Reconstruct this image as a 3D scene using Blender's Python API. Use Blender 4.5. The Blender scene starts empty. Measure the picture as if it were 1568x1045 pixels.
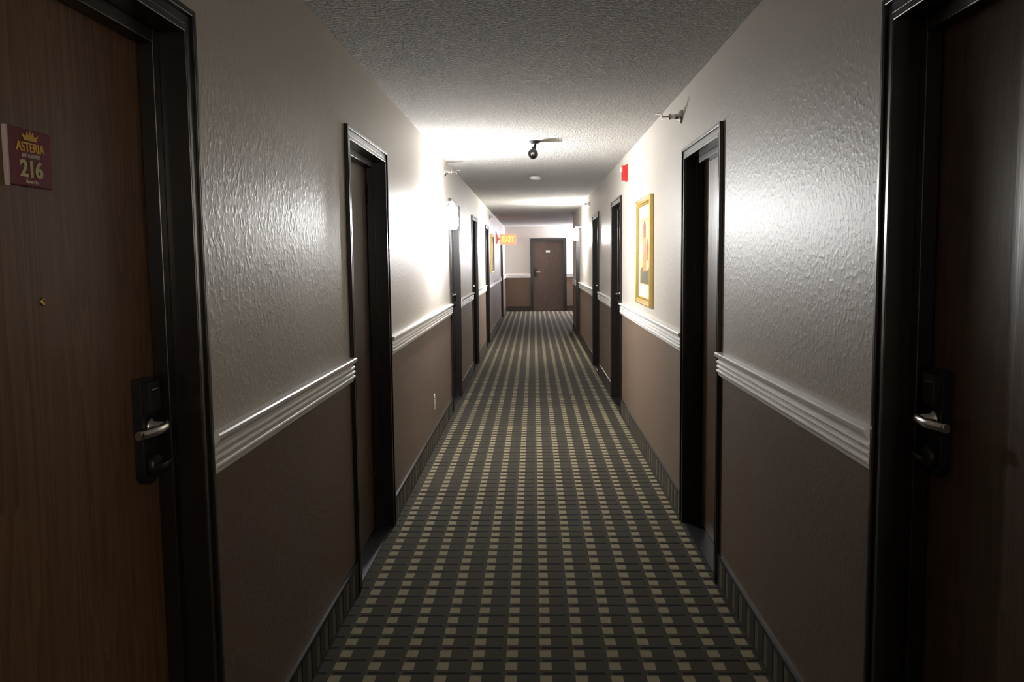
import bpy, bmesh, math
from mathutils import Matrix, Vector

sc = bpy.context.scene
try:
    sc.view_settings.view_transform = 'Standard'
    sc.view_settings.look = 'None'
except Exception as e:
    print(e)

WL, WR = -0.819, 0.844
H = 2.44
YB, YE, YA = -3.0, 25.2, 18.7     # back wall, end wall, start of alcove
XA = 2.3

# ---------------------------------------------------------------- materials
def newmat(name):
    m = bpy.data.materials.new(name); m.use_nodes = True
    nt = m.node_tree
    b = nt.nodes['Principled BSDF']
    return m, nt, b
def N(nt, t, **kw):
    n = nt.nodes.new(t)
    for k, v in kw.items(): setattr(n, k, v)
    return n
def L(nt, a, b): nt.links.new(a, b)
def math_(nt, op, a, b=None, c=None):
    n = N(nt, 'ShaderNodeMath', operation=op)
    for i, v in enumerate((a, b, c)):
        if v is None: continue
        if isinstance(v, (int, float)): n.inputs[i].default_value = v
        else: L(nt, v, n.inputs[i])
    return n.outputs[0]
def mixc(nt, fac, a, b):
    n = N(nt, 'ShaderNodeMix', data_type='RGBA')
    if isinstance(fac, (int, float)): n.inputs[0].default_value = fac
    else: L(nt, fac, n.inputs[0])
    for idx, v in ((6, a), (7, b)):
        if isinstance(v, tuple): n.inputs[idx].default_value = (*v, 1) if len(v) == 3 else v
        else: L(nt, v, n.inputs[idx])
    return n.outputs[2]

def simple(name, col, rough=0.5, metal=0.0, spec=0.5, var=0.06, scale=8, bump=0.0, bscale=60):
    m, nt, b = newmat(name)
    tc = N(nt, 'ShaderNodeTexCoord')
    no = N(nt, 'ShaderNodeTexNoise'); no.inputs['Scale'].default_value = scale
    L(nt, tc.outputs['Object'], no.inputs['Vector'])
    c2 = tuple(max(0, c * (1 - 3 * var)) for c in col)
    L(nt, mixc(nt, no.outputs['Fac'], col, c2), b.inputs['Base Color'])
    b.inputs['Roughness'].default_value = rough
    b.inputs['Metallic'].default_value = metal
    b.inputs['Specular IOR Level'].default_value = spec
    if bump:
        n2 = N(nt, 'ShaderNodeTexNoise'); n2.inputs['Scale'].default_value = bscale
        L(nt, tc.outputs['Object'], n2.inputs['Vector'])
        bp = N(nt, 'ShaderNodeBump'); bp.inputs['Strength'].default_value = bump
        bp.inputs['Distance'].default_value = 0.002
        L(nt, n2.outputs['Fac'], bp.inputs['Height']); L(nt, bp.outputs[0], b.inputs['Normal'])
    return m

def textured_wall(name, col, rough, scale, dist, spec=0.5, detail=2.0, lo=0.40, hi=0.80, pit_shade=0.0):
    m, nt, b = newmat(name)
    g = N(nt, 'ShaderNodeNewGeometry')
    n1 = N(nt, 'ShaderNodeTexNoise'); n1.inputs['Scale'].default_value = scale
    n1.inputs['Detail'].default_value = detail; n1.inputs['Distortion'].default_value = 0.3
    n2 = N(nt, 'ShaderNodeTexNoise'); n2.inputs['Scale'].default_value = 1.3
    L(nt, g.outputs['Position'], n1.inputs['Vector']); L(nt, g.outputs['Position'], n2.inputs['Vector'])
    r = N(nt, 'ShaderNodeMapRange'); r.interpolation_type = 'SMOOTHSTEP'
    r.inputs[1].default_value = lo; r.inputs[2].default_value = hi
    L(nt, n1.outputs['Fac'], r.inputs[0])
    bp = N(nt, 'ShaderNodeBump'); bp.inputs['Strength'].default_value = 1.0
    bp.inputs['Distance'].default_value = dist
    L(nt, r.outputs[0], bp.inputs['Height']); L(nt, bp.outputs[0], b.inputs['Normal'])
    c = mixc(nt, n2.outputs['Fac'], col, tuple(x * 0.88 for x in col))
    if pit_shade:
        c = mixc(nt, math_(nt, 'MULTIPLY', math_(nt, 'SUBTRACT', 1.0, r.outputs[0]), pit_shade), c, tuple(x * 0.55 for x in col))  # darkens the hollows of the bump: relief shade put into the colour
    L(nt, c, b.inputs['Base Color'])
    b.inputs['Roughness'].default_value = rough
    b.inputs['Specular IOR Level'].default_value = spec
    return m

M_up = textured_wall('wall_paint_upper', (0.64, 0.597, 0.535), 0.43, 52, 0.0006, spec=0.32)
M_lo = textured_wall('wall_paint_lower', (0.180, 0.128, 0.094), 0.52, 52, 0.0005, spec=0.18)
M_ceil = textured_wall('ceiling_popcorn', (0.80, 0.78, 0.745), 0.95, 66, 0.012, spec=0.1, detail=3, lo=0.38, hi=0.62, pit_shade=0.38)
M_trim = simple('rail_paint_white', (0.88, 0.86, 0.83), 0.32, var=0.02)
M_frame = simple('frame_black_paint', (0.014, 0.010, 0.0085), 0.28, var=0.1)
M_metal = simple('brushed_nickel', (0.75, 0.73, 0.70), 0.22, 1.0, var=0.03)
M_brass = simple('brass', (0.65, 0.45, 0.18), 0.3, 1.0, var=0.05)
M_black = simple('black_plastic', (0.012, 0.012, 0.014), 0.38, var=0.08)
M_white = simple('white_plastic', (0.78, 0.77, 0.73), 0.4, var=0.02)
M_red = simple('red_plastic', (0.60, 0.02, 0.02), 0.35, var=0.05)
M_gold = simple('gold_leaf', (0.78, 0.56, 0.18), 0.33, 0.75, var=0.1, scale=40)
M_mat = simple('picture_mat', (0.82, 0.76, 0.56), 0.7, var=0.03)
M_maroon = simple('sign_maroon', (0.20, 0.018, 0.045), 0.5, spec=0.3, var=0.05)
M_goldtext = simple('sign_gold', (0.80, 0.54, 0.12), 0.6, spec=0.2, var=0.02)
M_cream = simple('sign_cream', (0.68, 0.72, 0.38), 0.6, spec=0.2, var=0.02)
M_silver = simple('sign_silver', (0.66, 0.56, 0.54), 0.5, 0.0, var=0.02)

def wood(name, c1, c2, rough, spec=0.5):
    m, nt, b = newmat(name)
    tc = N(nt, 'ShaderNodeTexCoord')
    mp = N(nt, 'ShaderNodeMapping'); mp.inputs['Scale'].default_value = (9, 9, 0.55)
    L(nt, tc.outputs['Object'], mp.inputs['Vector'])
    n1 = N(nt, 'ShaderNodeTexNoise'); n1.inputs['Scale'].default_value = 1.1; n1.inputs['Detail'].default_value = 3
    n1.inputs['Distortion'].default_value = 0.5
    L(nt, mp.outputs[0], n1.inputs['Vector'])
    rings = math_(nt, 'FRACT', math_(nt, 'MULTIPLY', n1.outputs['Fac'], 11.0))
    mp2 = N(nt, 'ShaderNodeMapping'); mp2.inputs['Scale'].default_value = (170, 170, 4)
    L(nt, tc.outputs['Object'], mp2.inputs['Vector'])
    n2 = N(nt, 'ShaderNodeTexNoise'); n2.inputs['Scale'].default_value = 1.0; n2.inputs['Detail'].default_value = 3
    L(nt, mp2.outputs[0], n2.inputs['Vector'])
    f = math_(nt, 'ADD', math_(nt, 'MULTIPLY', rings, 0.50), math_(nt, 'MULTIPLY', n2.outputs['Fac'], 0.65))
    L(nt, mixc(nt, f, c1, c2), b.inputs['Base Color'])
    b.inputs['Roughness'].default_value = rough
    b.inputs['Specular IOR Level'].default_value = spec
    bp = N(nt, 'ShaderNodeBump'); bp.inputs['Strength'].default_value = 0.4; bp.inputs['Distance'].default_value = 0.001
    L(nt, f, bp.inputs['Height']); L(nt, bp.outputs[0], b.inputs['Normal'])
    return m
M_wood = wood('door_veneer_lit', (0.235, 0.130, 0.064), (0.095, 0.050, 0.025), 0.45, 0.35)  # first left door: warm lamplight put into the lighter wood tone
M_wood2 = wood('door_veneer_shaded', (0.120, 0.070, 0.045), (0.045, 0.024, 0.016), 0.36)  # same door wood, darkened so the colour carries the shade

def carpet(name, horizontal=True):
    m, nt, b = newmat(name)
    g = N(nt, 'ShaderNodeNewGeometry')
    sp = N(nt, 'ShaderNodeSeparateXYZ'); L(nt, g.outputs['Position'], sp.inputs[0])
    if horizontal: u, v = sp.outputs[0], sp.outputs[1]; pu, pv = 0.128, 0.104
    else: u, v = sp.outputs[1], sp.outputs[2]; pu, pv = 0.128, 0.150
    su = math_(nt, 'DIVIDE', math_(nt, 'ADD', u, 100.0), pu)
    sv = math_(nt, 'DIVIDE', math_(nt, 'ADD', v, 100.0 if horizontal else pv * 100), pv)
    fu = math_(nt, 'FRACT', su); fv = math_(nt, 'FRACT', sv)
    def band(x, a, c_):
        return math_(nt, 'MULTIPLY', math_(nt, 'GREATER_THAN', x, a), math_(nt, 'LESS_THAN', x, c_))
    if horizontal:
        light = math_(nt, 'MULTIPLY', band(fu, 0.33, 0.67), band(fv, 0.08, 0.64))
        brown = band(fu, 0.33, 0.67)
        dark = math_(nt, 'MULTIPLY', math_(nt, 'SUBTRACT', 1.0, band(fu, 0.20, 0.40)), band(fv, 0.74, 0.90))
    else:
        light = math_(nt, 'MULTIPLY', band(fu, 0.10, 0.45), band(fv, 0.1, 0.85))
        brown = light
        dark = math_(nt, 'MULTIPLY', band(fu, 0.45, 0.60), band(fv, 0.1, 0.9))
    fib = N(nt, 'ShaderNodeTexNoise'); fib.inputs['Scale'].default_value = 260; fib.inputs['Detail'].default_value = 2
    L(nt, g.outputs['Position'], fib.inputs['Vector'])
    base = mixc(nt, fib.outputs['Fac'], (0.032, 0.029, 0.022), (0.088, 0.080, 0.063))
    lt = mixc(nt, fib.outputs['Fac'], (0.20, 0.172, 0.105), (0.42, 0.37, 0.24))
    c = mixc(nt, math_(nt, 'MULTIPLY', brown, 0.6), base, (0.078, 0.066, 0.044))
    c = mixc(nt, math_(nt, 'MULTIPLY', light, 0.90 if horizontal else 0.30), c, lt)
    c = mixc(nt, math_(nt, 'MULTIPLY', dark, 0.92), c, (0.006, 0.006, 0.005))
    L(nt, c, b.inputs['Base Color'])
    b.inputs['Roughness'].default_value = 0.95
    b.inputs['Specular IOR Level'].default_value = 0.10
    bp = N(nt, 'ShaderNodeBump'); bp.inputs['Strength'].default_value = 0.7; bp.inputs['Distance'].default_value = 0.003
    L(nt, fib.outputs['Fac'], bp.inputs['Height']); L(nt, bp.outputs[0], b.inputs['Normal'])
    return m
M_carpet = carpet('carpet_block_pattern')
M_cbase = carpet('carpet_base_strip', False)

def emis(name, col, strength):
    m, nt, b = newmat(name)
    b.inputs['Base Color'].default_value = (*col, 1)
    b.inputs['Emission Color'].default_value = (*col, 1)
    b.inputs['Emission Strength'].default_value = strength
    b.inputs['Roughness'].default_value = 0.5
    return m
M_glowA = emis('diffuser_cool_white', (0.99, 0.985, 0.985), 780)
M_glowB = emis('diffuser_white', (1.0, 0.98, 0.94), 820)
M_glowC = emis('diffuser_warm', (1.0, 0.88, 0.75), 270)
M_glowD = emis('diffuser_bluish', (0.91, 0.89, 1.0), 1900)
M_exit = emis('exit_letters', (1.0, 0.10, 0.02), 10)
M_exitbody = emis('exit_housing', (1.0, 0.26, 0.14), 1.8)

def art_mat():
    m, nt, b = newmat('art_print')
    tc = N(nt, 'ShaderNodeTexCoord')
    n1 = N(nt, 'ShaderNodeTexNoise'); n1.inputs['Scale'].default_value = 5; n1.inputs['Detail'].default_value = 4
    L(nt, tc.outputs['Object'], n1.inputs['Vector'])
    cr = N(nt, 'ShaderNodeValToRGB')
    e = cr.color_ramp.elements
    e[0].position = 0.3; e[0].color = (0.55, 0.48, 0.16, 1)
    e[1].position = 0.7; e[1].color = (0.88, 0.72, 0.32, 1)
    x = e.new(0.5); x.color = (0.85, 0.78, 0.50, 1)
    L(nt, n1.outputs['Fac'], cr.inputs[0]); L(nt, cr.outputs[0], b.inputs['Base Color'])
    b.inputs['Roughness'].default_value = 0.15
    return m
M_art = art_mat()
M_artred = simple('art_red', (0.60, 0.06, 0.03), 0.2, var=0.15)
M_artdark = simple('art_dark', (0.16, 0.17, 0.09), 0.2, var=0.15)
M_artorange = simple('art_orange', (0.85, 0.38, 0.10), 0.2, var=0.1)

# ---------------------------------------------------------------- mesh helpers
class B:
    """mesh builder with material slots, coordinates passed through a mapper"""
    def __init__(s, mapper=None):
        s.bm = bmesh.new(); s.mats = []; s.f = mapper or (lambda p: Vector(p))
    def mi(s, mat):
        if mat not in s.mats: s.mats.append(mat)
        return s.mats.index(mat)
    def box(s, a0, a1, b0, b1, c0, c1, mat):
        i = s.mi(mat)
        v = [s.bm.verts.new(s.f((x, y, z))) for z in (c0, c1) for y in (b0, b1) for x in (a0, a1)]
        for q in ((0, 2, 3, 1), (4, 5, 7, 6), (0, 1, 5, 4), (2, 6, 7, 3), (0, 4, 6, 2), (1, 3, 7, 5)):
            f = s.bm.faces.new([v[k] for k in q]); f.material_index = i
    def prism(s, pts, ext, mat, smooth=False):
        i = s.mi(mat); e = Vector(ext)
        a = [s.bm.verts.new(s.f(Vector(p))) for p in pts]
        b = [s.bm.verts.new(s.f(Vector(p) + e)) for p in pts]
        n = len(pts)
        for k in range(n):
            f = s.bm.faces.new((a[k], a[(k + 1) % n], b[(k + 1) % n], b[k])); f.material_index = i; f.smooth = smooth
        f = s.bm.faces.new(list(reversed(a))); f.material_index = i
        f = s.bm.faces.new(b); f.material_index = i
    def rev(s, p0, axis, prof, mat, seg=24):
        i = s.mi(mat); ax = Vector(axis).normalized()
        u = ax.orthogonal().normalized(); w = ax.cross(u)
        rings = []
        for r, h in prof:
            c = Vector(p0) + ax * h
            if r < 1e-6: rings.append([s.bm.verts.new(s.f(c))])
            else: rings.append([s.bm.verts.new(s.f(c + (u * math.cos(2 * math.pi * k / seg) + w * math.sin(2 * math.pi * k / seg)) * r)) for k in range(seg)])
        for A, C in zip(rings, rings[1:]):
            for k in range(seg):
                k2 = (k + 1) % seg
                if len(A) == 1 and len(C) == 1: continue
                if len(A) == 1: f = s.bm.faces.new((A[0], C[k], C[k2]))
                elif len(C) == 1: f = s.bm.faces.new((A[k], A[k2], C[0]))
                else: f = s.bm.faces.new((A[k], A[k2], C[k2], C[k]))
                f.material_index = i; f.smooth = True
        for R in (rings[0], rings[-1]):
            if len(R) > 1:
                f = s.bm.faces.new(R); f.material_index = i
    def done(s, name, parent=None, loc=None, bevel=0.0, seg=2):
        bmesh.ops.recalc_face_normals(s.bm, faces=s.bm.faces)
        off = Vector(loc) if loc is not None else (parent.location.copy() if parent else None)
        if off is None:
            xs = [v.co for v in s.bm.verts]
            off = Vector([(min(c[k] for c in xs) + max(c[k] for c in xs)) / 2 for k in range(3)])
        for v in s.bm.verts: v.co -= off
        me = bpy.data.meshes.new(name); s.bm.to_mesh(me); s.bm.free()
        for m in s.mats: me.materials.append(m)
        o = bpy.data.objects.new(name, me); sc.collection.objects.link(o)
        if parent: o.parent = parent
        else: o.location = off
        if bevel:
            md = o.modifiers.new('bevel', 'BEVEL'); md.width = bevel; md.segments = seg
            md.limit_method = 'ANGLE'; md.harden_normals = False
        return o
def empty(name, loc):
    e = bpy.data.objects.new(name, None); e.empty_display_size = 0.1
    e.location = loc; sc.collection.objects.link(e); return e
def text(name, s, size, origin, X, Y, mat, parent, ext=0.0006, align='CENTER', sx=1.0, bold=0.0):
    cu = bpy.data.curves.new(name, 'FONT'); cu.body = s; cu.size = size; cu.align_x = align
    cu.extrude = ext; cu.offset = bold
    t = bpy.data.objects.new(name + '_c', cu); sc.collection.objects.link(t)
    bpy.context.view_layer.update()
    dg = bpy.context.evaluated_depsgraph_get()
    me = bpy.data.meshes.new_from_object(t.evaluated_get(dg))
    bpy.data.objects.remove(t)
    X = Vector(X); Y = Vector(Y); Z = X.cross(Y)
    O = Vector(origin) - parent.location
    for v in me.vertices:
        c = v.co.copy(); v.co = O + X * c.x * sx + Y * c.y + Z * c.z
    me.materials.clear(); me.materials.append(mat)
    o = bpy.data.objects.new(name, me); sc.collection.objects.link(o); o.parent = parent
    return o

def mapL(p): return Vector((WL - p[0], p[1], p[2]))
def mapR(p): return Vector((WR + p[0], p[1], p[2]))
def mapE(p): return Vector((p[1], YE + p[0], p[2]))
def mapB(p): return Vector((p[1], YB - p[0], p[2]))

# ---------------------------------------------------------------- layout
ZT = 2.105
DL = [(1.09, 2.12), (3.82, 4.86), (8.50, 9.55), (11.55, 12.6), (14.8, 15.85), (21.7, 22.75)]
DR = [(1.105, 2.135), (3.92, 4.92), (8.36, 9.40), (11.25, 12.3), (16.0, 17.05)]
DE = [(-0.09, 0.95)]
TH = 0.17
SPLIT = 1.03

def wall(name, mp, t0, t1, doors):
    w = B(mp); cur = t0
    segs = []
    for a, b in doors:
        segs.append((cur, a + 0.03)); cur = b - 0.03
    segs.append((cur, t1))
    for a, b in segs:
        w.box(0, TH, a, b, 0, SPLIT, M_lo); w.box(0, TH, a, b, SPLIT, H, M_up)
    for a, b in doors:
        w.box(0, TH, a + 0.03, b - 0.03, ZT - 0.03, H, M_up)
    return w.done(name)
wall('wall_left', mapL, YB, YE, DL)
wall('wall_right', mapR, YB, YA, DR)
wall('wall_end', mapE, WL - TH, XA + TH, DE)
wall('wall_back', mapB, WL - TH, WR + TH, [])
def mapA1(p): return Vector((p[1], YA - p[0], p[2]))
def mapA2(p): return Vector((XA + p[0], p[1], p[2]))
wall('wall_alcove_return', mapA1, WR + TH, XA + TH, [])
wall('wall_alcove_side', mapA2, YA, YE, [])

b = B(); b.box(WL - TH, XA + TH, YB - TH, YE + TH, -0.1, 0, M_carpet); b.done('floor')
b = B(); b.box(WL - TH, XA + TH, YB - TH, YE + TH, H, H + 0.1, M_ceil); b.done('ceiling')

def segs_between(t0, t1, doors):
    out = []; cur = t0
    for a, c in doors:
        out.append((cur, a)); cur = c
    out.append((cur, t1)); return [s for s in out if s[1] - s[0] > 0.02]

def rail_profile():
    z0 = 0.973
    P = [(0.0, 0.0), (-0.010, 0.0), (-0.013, 0.004), (-0.013, 0.012)]
    for c in (0.024, 0.044, 0.064):
        for k in range(7):
            a = -math.pi / 2 + math.pi * k / 6
            P.append((-0.014 - 0.009 * math.cos(a), c + 0.0085 * math.sin(a)))
    P += [(-0.014, 0.078), (-0.020, 0.082), (-0.028, 0.088), (-0.032, 0.095), (-0.032, 0.104), (-0.028, 0.108), (0.0, 0.108)]
    return [(d, z0 + z) for d, z in P]
def rails(name, mp, segs):
    w = B(mp)
    for a, c in segs:
        w.prism([(d, a, z) for d, z in rail_profile()], (0, c - a, 0), M_trim)
    return w.done(name)
def bases(name, mp, segs):
    w = B(mp)
    for a, c in segs:
        w.box(-0.010, 0, a, c, 0, 0.145, M_cbase)
        w.box(-0.012, 0, a, c, 0.145, 0.150, M_black)
    return w.done(name)
for tag, mp, t0, t1, D in (('left', mapL, YB, YE, DL), ('right', mapR, YB, YA, DR), ('end', mapE, WL, XA, DE), ('back', mapB, WL, WR, [])):
    i = ['left', 'right', 'end', 'back'].index(tag) + 1
    rails('trim_%d' % i, mp, segs_between(t0, t1, D))
    bases('baseboard_' + tag, mp, segs_between(t0, t1, D))
rails('trim_5', mapA2, [(YA, YE)]); bases('baseboard_alcove', mapA2, [(YA, YE)])

# ---------------------------------------------------------------- doors
def door(n, mp, t0, t1, wood_m, latch_far=True, back=0.058):
    e = empty('door_%d' % n, mp((0.09, (t0 + t1) / 2, 0)))
    w = B(mp)
    for (a, s) in ((t0, 1), (t1, -1)):
        def bx(d0, d1, u0, u1, z0, z1):
            x0, x1 = sorted((a + s * u0, a + s * u1)); w.box(d0, d1, x0, x1, z0, z1, M_frame)
        bx(-0.018, 0.0, 0, 0.016, 0, ZT)
        bx(-0.010, 0.0, 0.016, 0.042, 0, ZT - 0.016)
        bx(-0.014, 0.15, 0.042, 0.060, 0, ZT - 0.042)
        bx(0.050, 0.088, 0.060, 0.092, 0, ZT - 0.060)
    w.box(-0.018, 0, t0 + 0.016, t1 - 0.016, ZT - 0.016, ZT, M_frame)
    w.box(-0.010, 0, t0 + 0.042, t1 - 0.042, ZT - 0.042, ZT - 0.016, M_frame)
    w.box(-0.014, 0.15, t0 + 0.060, t1 - 0.060, ZT - 0.060, ZT - 0.042, M_frame)
    w.box(0.050, 0.088, t0 + 0.092, t1 - 0.092, ZT - 0.092, ZT - 0.060, M_frame)
    w.done('frame', e, bevel=0.0025)
    w = B(mp); w.box(0.090, 0.132, t0 + 0.062, t1 - 0.062, 0.008, ZT - 0.062, wood_m)
    w.done('leaf', e, bevel=0.002)
    w = B(mp); w.box(0.0, 0.15, t0 + 0.06, t1 - 0.06, 0.0, 0.006, M_black); w.done('threshold', e)
    q = -1 if latch_far else 1
    edge = (t1 - 0.095) if latch_far else (t0 + 0.095)
    c = edge + q * back
    ZL = 1.134
    w = B(mp)
    pts = [(0.090, c - 0.036, ZL + 0.112), (0.090, c + 0.036, ZL + 0.112), (0.090, c + 0.036, ZL - 0.105)]
    for k in range(1, 8):
        a = math.pi * k / 8
        pts.append((0.090, c + 0.036 * math.cos(a), ZL - 0.105 - 0.03 * math.sin(a)))
    pts.append((0.090, c - 0.036, ZL - 0.105))
    w.prism(pts, (-0.022, 0, 0), M_black)
    w.box(0.052, 0.070, c - 0.028, c + 0.028, ZL + 0.035, ZL + 0.105, M_black)
    w.box(0.050, 0.0525, c - 0.018, c + 0.018, ZL + 0.085, ZL + 0.089, M_metal)
    w.done('lock_plate', e, bevel=0.004, seg=3)
    w = B(mp)
    w.rev((0.068, c, ZL), (-1, 0, 0), [(0, 0), (0.024, 0), (0.024, 0.008), (0.013, 0.012), (0.011, 0.042), (0.0, 0.044)], M_metal)
    ln = 0.125; K = 10
    i = w.mi(M_metal); rings = []
    for k in range(K + 1):
        f_ = k / K
        t = c + q * (f_ * ln - 0.008)
        d = 0.030 + 0.012 * max(0, f_ - 0.55) / 0.45 - 0.004 * math.sin(f_ * 3.1)
        hh = 0.0125 - 0.002 * f_; dd_ = 0.0075
        rings.append([w.bm.verts.new(w.f((d + dd_ * math.cos(2 * math.pi * j / 12), t, ZL + hh * math.sin(2 * math.pi * j / 12)))) for j in range(12)])
    for A, C in zip(rings, rings[1:]):
        for j in range(12):
            f = w.bm.faces.new((A[j], A[(j + 1) % 12], C[(j + 1) % 12], C[j])); f.smooth = True; f.material_index = i
    for R in (rings[0], rings[-1]):
        w.bm.faces.new(R).material_index = i
    w.done('lever', e)
    w = B(mp)
    w.rev((0.068, c, ZL - 0.088), (-1, 0, 0), [(0, 0), (0.026, 0), (0.026, 0.012), (0.020, 0.020), (0.0, 0.021)], M_black)
    w.box(0.030, 0.050, c - 0.022, c + 0.022, ZL - 0.094, ZL - 0.082, M_black)
    w.done('thumb_turn', e, bevel=0.002)
    w = B(mp)
    tc_ = (t0 + t1) / 2
    w.rev((0.0905, tc_ - 0.02, 1.44), (-1, 0, 0), [(0, 0), (0.008, 0), (0.008, 0.003), (0.004, 0.004), (0.004, 0.002), (0, 0.002)], M_brass, 16)
    w.done('peephole', e)
    w = B(mp)
    hy = (t0 + 0.088) if latch_far else (t1 - 0.088)
    for hz in (0.25, 1.05, 1.82):
        w.rev((0.084, hy, hz), (0, 0, 1), [(0, 0), (0.006, 0.0), (0.006, 0.1), (0, 0.1)], M_frame, 12)
    w.done('hinges', e)
    return e
n = 1; dd = {}
for k, (a, c) in enumerate(DL):
    dd['L', k] = door(n, mapL, a, c, M_wood if k == 0 else M_wood2, latch_far=(k != 1), back=0.072 if k == 0 else 0.058); n += 1
for k, (a, c) in enumerate(DR):
    dd['R', k] = door(n, mapR, a, c, M_wood2, latch_far=(k != 1)); n += 1
dd['E', 0] = door(n, mapE, *DE[0], M_wood2, latch_far=False)

# room number plates on doors
def plate(parent, mp, t, z, X, num, S=0.9):
    w = B(mp)
    w.box(0.084, 0.090, t - 0.072 * S, t + 0.078 * S, z - 0.056 * S, z + 0.056 * S, M_maroon)
    w.box(0.082, 0.090, t - 0.080 * S, t - 0.073 * S, z - 0.060 * S, z + 0.056 * S, M_silver)
    w.done('number_plate', parent, bevel=0.001)
    def P(dt, dz): return mp((0.0832, t + dt * S, z + dz * S))
    text('plate_digits', num, 0.046 * S, P(0.003, -0.037), X, (0, 0, 1), M_cream, parent, bold=0.0010, sx=1.15)
    text('plate_title', 'ASTERIA', 0.026 * S, P(0.003, 0.012), X, (0, 0, 1), M_goldtext, parent, sx=1.0, bold=0.0003)
    text('plate_sub', 'INN & SUITES', 0.0105 * S, P(0.003, 0.0005), X, (0, 0, 1), M_silver, parent, bold=0.0002)
    text('plate_foot', 'Room No.', 0.010 * S, P(0.003, -0.050), X, (0, 0, 1), M_silver, parent, bold=0.0002)
    w = B(mp)
    cr = [(-0.020, 0.034), (0.020, 0.034), (0.028, 0.047), (0.014, 0.041), (0.010, 0.052), (0.004, 0.042), (0, 0.054),
          (-0.004, 0.042), (-0.010, 0.052), (-0.014, 0.041), (-0.028, 0.047)]
    w.prism([(0.0836, t + (0.003 + a) * S, z + c2 * S) for a, c2 in cr], (-0.001, 0, 0), M_goldtext)
    w.done('plate_crown', parent)
for k, (a, c) in enumerate(DL):
    plate(dd['L', k], mapL, (a + c) / 2 - 0.042, 1.699, (0, 1, 0), str(216 + 2 * k))
for k, (a, c) in enumerate(DR):
    plate(dd['R', k], mapR, (a + c) / 2 - 0.04, 1.699, (0, -1, 0), str(215 + 2 * k))
w = B(mapE); w.box(0.084, 0.09, 0.36, 0.48, 1.70, 1.76, M_white); w.done('door_label', dd['E', 0], bevel=0.001)

# ---------------------------------------------------------------- sconces
def sconce(mp, t, zc, glow, h=0.20, off=0.115, r=0.048):
    e = empty('wall_sconce', mp((0, t, zc)))
    w = B(mp); w.box(-0.016, 0, t - 0.05, t + 0.05, zc + 0.02, zc + 0.17, M_metal)
    w.box(-off, -0.014, t - 0.012, t + 0.012, zc + h / 2 + 0.018, zc + h / 2 + 0.034, M_metal)
    w.done('bracket', e, bevel=0.003)
    w = B(mp); w.rev((-off, t, zc + h / 2 + 0.002), (0, 0, 1), [(0, 0), (0.024, 0), (0.024, 0.012), (0.012, 0.034), (0, 0.036)], M_metal); w.done('cap', e)
    w = B(mp); w.rev((-off, t, zc - h / 2), (0, 0, 1), [(0, 0), (r * 0.7, 0.004), (r, 0.03), (r, h - 0.03), (r * 0.7, h - 0.003), (0, h)], glow, 16); w.done('diffuser', e)
sconce(mapL, 7.25, 1.86, M_glowA, off=0.15)
sconce(mapR, 14.4, 1.90, M_glowB, off=0.14)
sconce(mapE, 1.55, 1.90, M_glowD)
sconce(mapR, -1.9, 1.90, M_glowC)

# ---------------------------------------------------------------- pictures
def picture(name, mp, t0, t1, z0, z1):
    e = empty(name, mp((0, (t0 + t1) / 2, (z0 + z1) / 2)))
    w = B(mp); fw = 0.055
    prof = [(0.0, 0.0), (-0.026, 0.0), (-0.032, 0.008), (-0.026, 0.018), (-0.022, 0.034), (-0.014, 0.040), (-0.016, 0.050), (-0.008, fw), (0, fw)]
    i = w.mi(M_gold); loops = []
    for d, o in prof:
        loops.append([w.bm.verts.new(w.f(p)) for p in ((d, t0 + o, z0 + o), (d, t1 - o, z0 + o), (d, t1 - o, z1 - o), (d, t0 + o, z1 - o))])
    for A, C in zip(loops, loops[1:]):
        for j in range(4):
            w.bm.faces.new((A[j], A[(j + 1) % 4], C[(j + 1) % 4], C[j])).material_index = i
    w.done('moulding', e)
    w = B(mp); w.box(-0.007, -0.001, t0 + 0.05, t1 - 0.05, z0 + 0.05, z1 - 0.05, M_mat); w.done('mat_board', e)
    m = 0.15
    w = B(mp); w.box(-0.009, -0.007, t0 + m, t1 - m, z0 + m, z1 - m, M_art); w.done('print', e)
    w = B(mp)
    def poly(pts, mat, lift):
        W_ = t1 - t0 - 2 * m; H_ = z1 - z0 - 2 * m
        w.prism([(-0.009 - lift, t0 + m + u * W_, z0 + m + v * H_) for u, v in pts], (-0.0006, 0, 0), mat)
    poly([(0.05, 0.02), (0.95, 0.02), (0.95, 0.22), (0.6, 0.30), (0.3, 0.2), (0.05, 0.26)], M_artdark, 0)
    poly([(0.35, 0.2), (0.62, 0.2), (0.68, 0.5), (0.6, 0.78), (0.42, 0.8), (0.33, 0.5)], M_artorange, 0.0007)
    poly([(0.42, 0.72), (0.58, 0.72), (0.62, 0.88), (0.5, 0.97), (0.4, 0.88)], M_artred, 0.0014)
    poly([(0.12, 0.4), (0.26, 0.36), (0.3, 0.6), (0.2, 0.7)], M_artred, 0.0007)
    w.done('print_figures', e)
picture('framed_picture', mapR, 6.16, 7.02, 1.155, 1.955)
picture('framed_picture', mapL, 16.6, 17.6, 1.25, 2.0)

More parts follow.
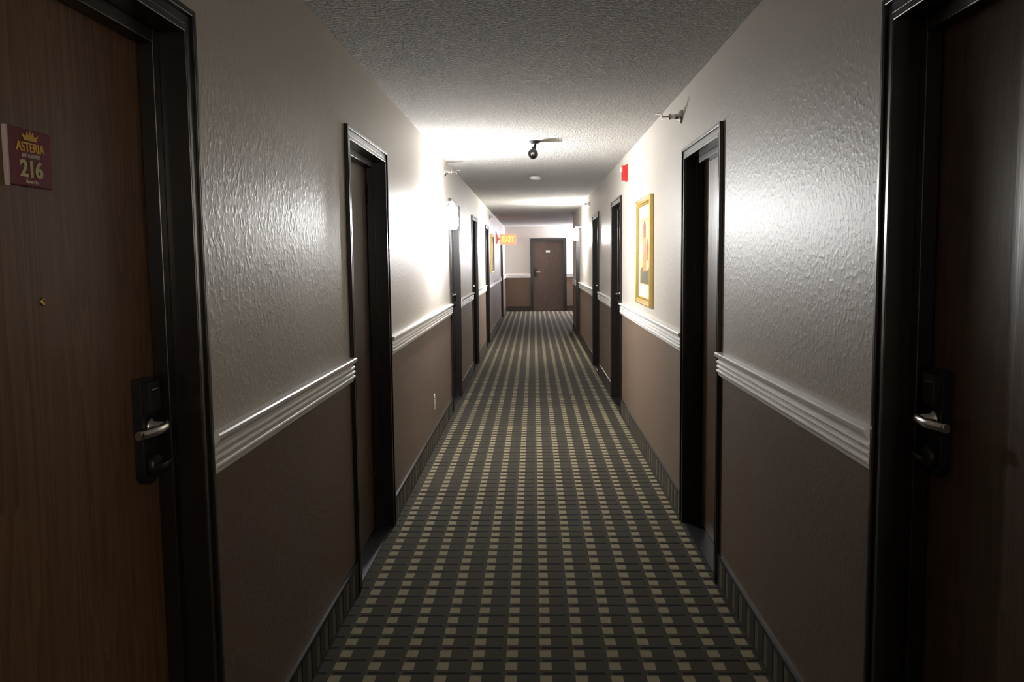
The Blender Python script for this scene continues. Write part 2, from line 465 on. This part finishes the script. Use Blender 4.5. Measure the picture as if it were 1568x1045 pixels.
# ---------------------------------------------------------------- small fittings
def sprinkler(mp, t, z):
    w = B(mp)
    w.rev((0, t, z), (-1, 0, 0), [(0, 0), (0.040, 0), (0.038, 0.006), (0.026, 0.018), (0.014, 0.022), (0.013, 0.060), (0.018, 0.062), (0.018, 0.072), (0.008, 0.074), (0.006, 0.082), (0, 0.083)], M_metal)
    for s in (-1, 1):
        w.prism([(-0.070, t + s * 0.016, z - 0.003), (-0.112, t + s * 0.005, z - 0.003), (-0.112, t + s * 0.009, z - 0.003), (-0.070, t + s * 0.021, z - 0.003)], (0, 0, 0.006), M_metal)
    w.rev((-0.080, t, z), (-1, 0, 0), [(0, 0), (0.0035, 0), (0.0035, 0.03), (0, 0.03)], M_red, 10)
    w.rev((-0.110, t, z), (-1, 0, 0), [(0, 0), (0.016, 0), (0.017, 0.003), (0, 0.003)], M_metal)
    w.box(-0.150, -0.110, t - 0.018, t + 0.018, z + 0.014, z + 0.017, M_metal)
    w.done('sidewall_sprinkler')
sprinkler(mapR, 5.02, 2.30)
sprinkler(mapL, 8.15, 2.32)
sprinkler(mapR, 13.1, 2.32)
sprinkler(mapL, 16.3, 2.30)

w = B(mapR)
w.box(-0.012, 0, 7.84, 7.96, 2.19, 2.34, M_red)
w.box(-0.045, -0.012, 7.85, 7.95, 2.20, 2.33, M_red)
w.box(-0.062, -0.045, 7.875, 7.925, 2.275, 2.315, M_white)
for k in range(4): w.box(-0.048, -0.045, 7.865, 7.935, 2.212 + 0.013 * k, 2.218 + 0.013 * k, M_black)
w.done('fire_alarm_strobe', bevel=0.004)

e = empty('security_camera', (0.01, 7.0, H))
w = B(); w.rev((0.02, 7.0, H), (0, 0, -1), [(0, 0), (0.045, 0), (0.045, 0.010), (0.030, 0.018), (0.010, 0.020), (0.009, 0.055), (0, 0.056)], M_black); w.done('mount', e)
w = B(); w.rev((0.0, 6.93, H - 0.110), (0.05, 1, 0.12), [(0, -0.002), (0.034, 0), (0.039, 0.008), (0.041, 0.07), (0.032, 0.098), (0.0, 0.104)], M_black); w.rev((0.0, 6.929, H - 0.110), (0.05, 1, 0.12), [(0, -0.006), (0.012, -0.005), (0.017, 0.0), (0, 0.002)], M_metal)
w.box(-0.004, 0.024, 6.985, 7.005, H - 0.085, H - 0.045, M_black)
w.done('body', e)
w = B(); w.box(0.05, 0.235, 6.99, 7.01, H - 0.012, H, M_white); w.done('cable_cover', e, bevel=0.003)

w = B(); w.rev((0.03, 10.0, H), (0, 0, -1), [(0, 0), (0.065, 0), (0.068, 0.008), (0.060, 0.026), (0.035, 0.036), (0, 0.038)], M_white); w.done('smoke_detector')

w = B(mapL)
w.box(-0.006, 0, 6.93, 7.005, 0.30, 0.42, M_white)
for z in (0.335, 0.385):
    w.box(-0.008, -0.006, 6.95, 6.985, z - 0.017, z + 0.017, M_white)
    w.box(-0.0085, -0.008, 6.958, 6.961, z - 0.006, z + 0.008, M_black)
    w.box(-0.0085, -0.008, 6.973, 6.976, z - 0.006, z + 0.008, M_black)
w.done('wall_outlet', bevel=0.001)

e = empty('exit_sign', (WL, 20.0, 2.0))
w = B(); w.box(WL, WL + 0.02, 19.94, 20.06, 1.90, 2.06, M_white); w.box(WL + 0.02, WL + 0.06, 19.985, 20.015, 1.95, 2.01, M_white); w.done('bracket', e, bevel=0.002)
w = B(); w.box(WL + 0.06, WL + 0.42, 19.975, 20.025, 1.85, 2.09, M_exitbody); w.done('housing', e, bevel=0.006)
text('letters', 'EXIT', 0.19, (WL + 0.24, 19.973, 1.905), (1, 0, 0), (0, 0, 1), M_exit, e, ext=0.001, sx=0.72, bold=0.004)

# ---------------------------------------------------------------- world & camera
wd = bpy.data.worlds.new('World'); sc.world = wd; wd.use_nodes = True
wd.node_tree.nodes['Background'].inputs[0].default_value = (0.01, 0.01, 0.012, 1)

cam = bpy.data.cameras.new('camera'); co = bpy.data.objects.new('camera', cam); sc.collection.objects.link(co)
cam.sensor_width = 36; cam.lens = 1330 / 1568 * 36; cam.clip_start = 0.02
R = Matrix.Rotation(math.radians(1.475), 4, 'Z') @ Matrix.Rotation(math.radians(90 - 5.37), 4, 'X') @ Matrix.Rotation(math.radians(-0.66), 4, 'Z')
co.matrix_world = Matrix.Translation((0, 0, 1.508)) @ R
sc.camera = co
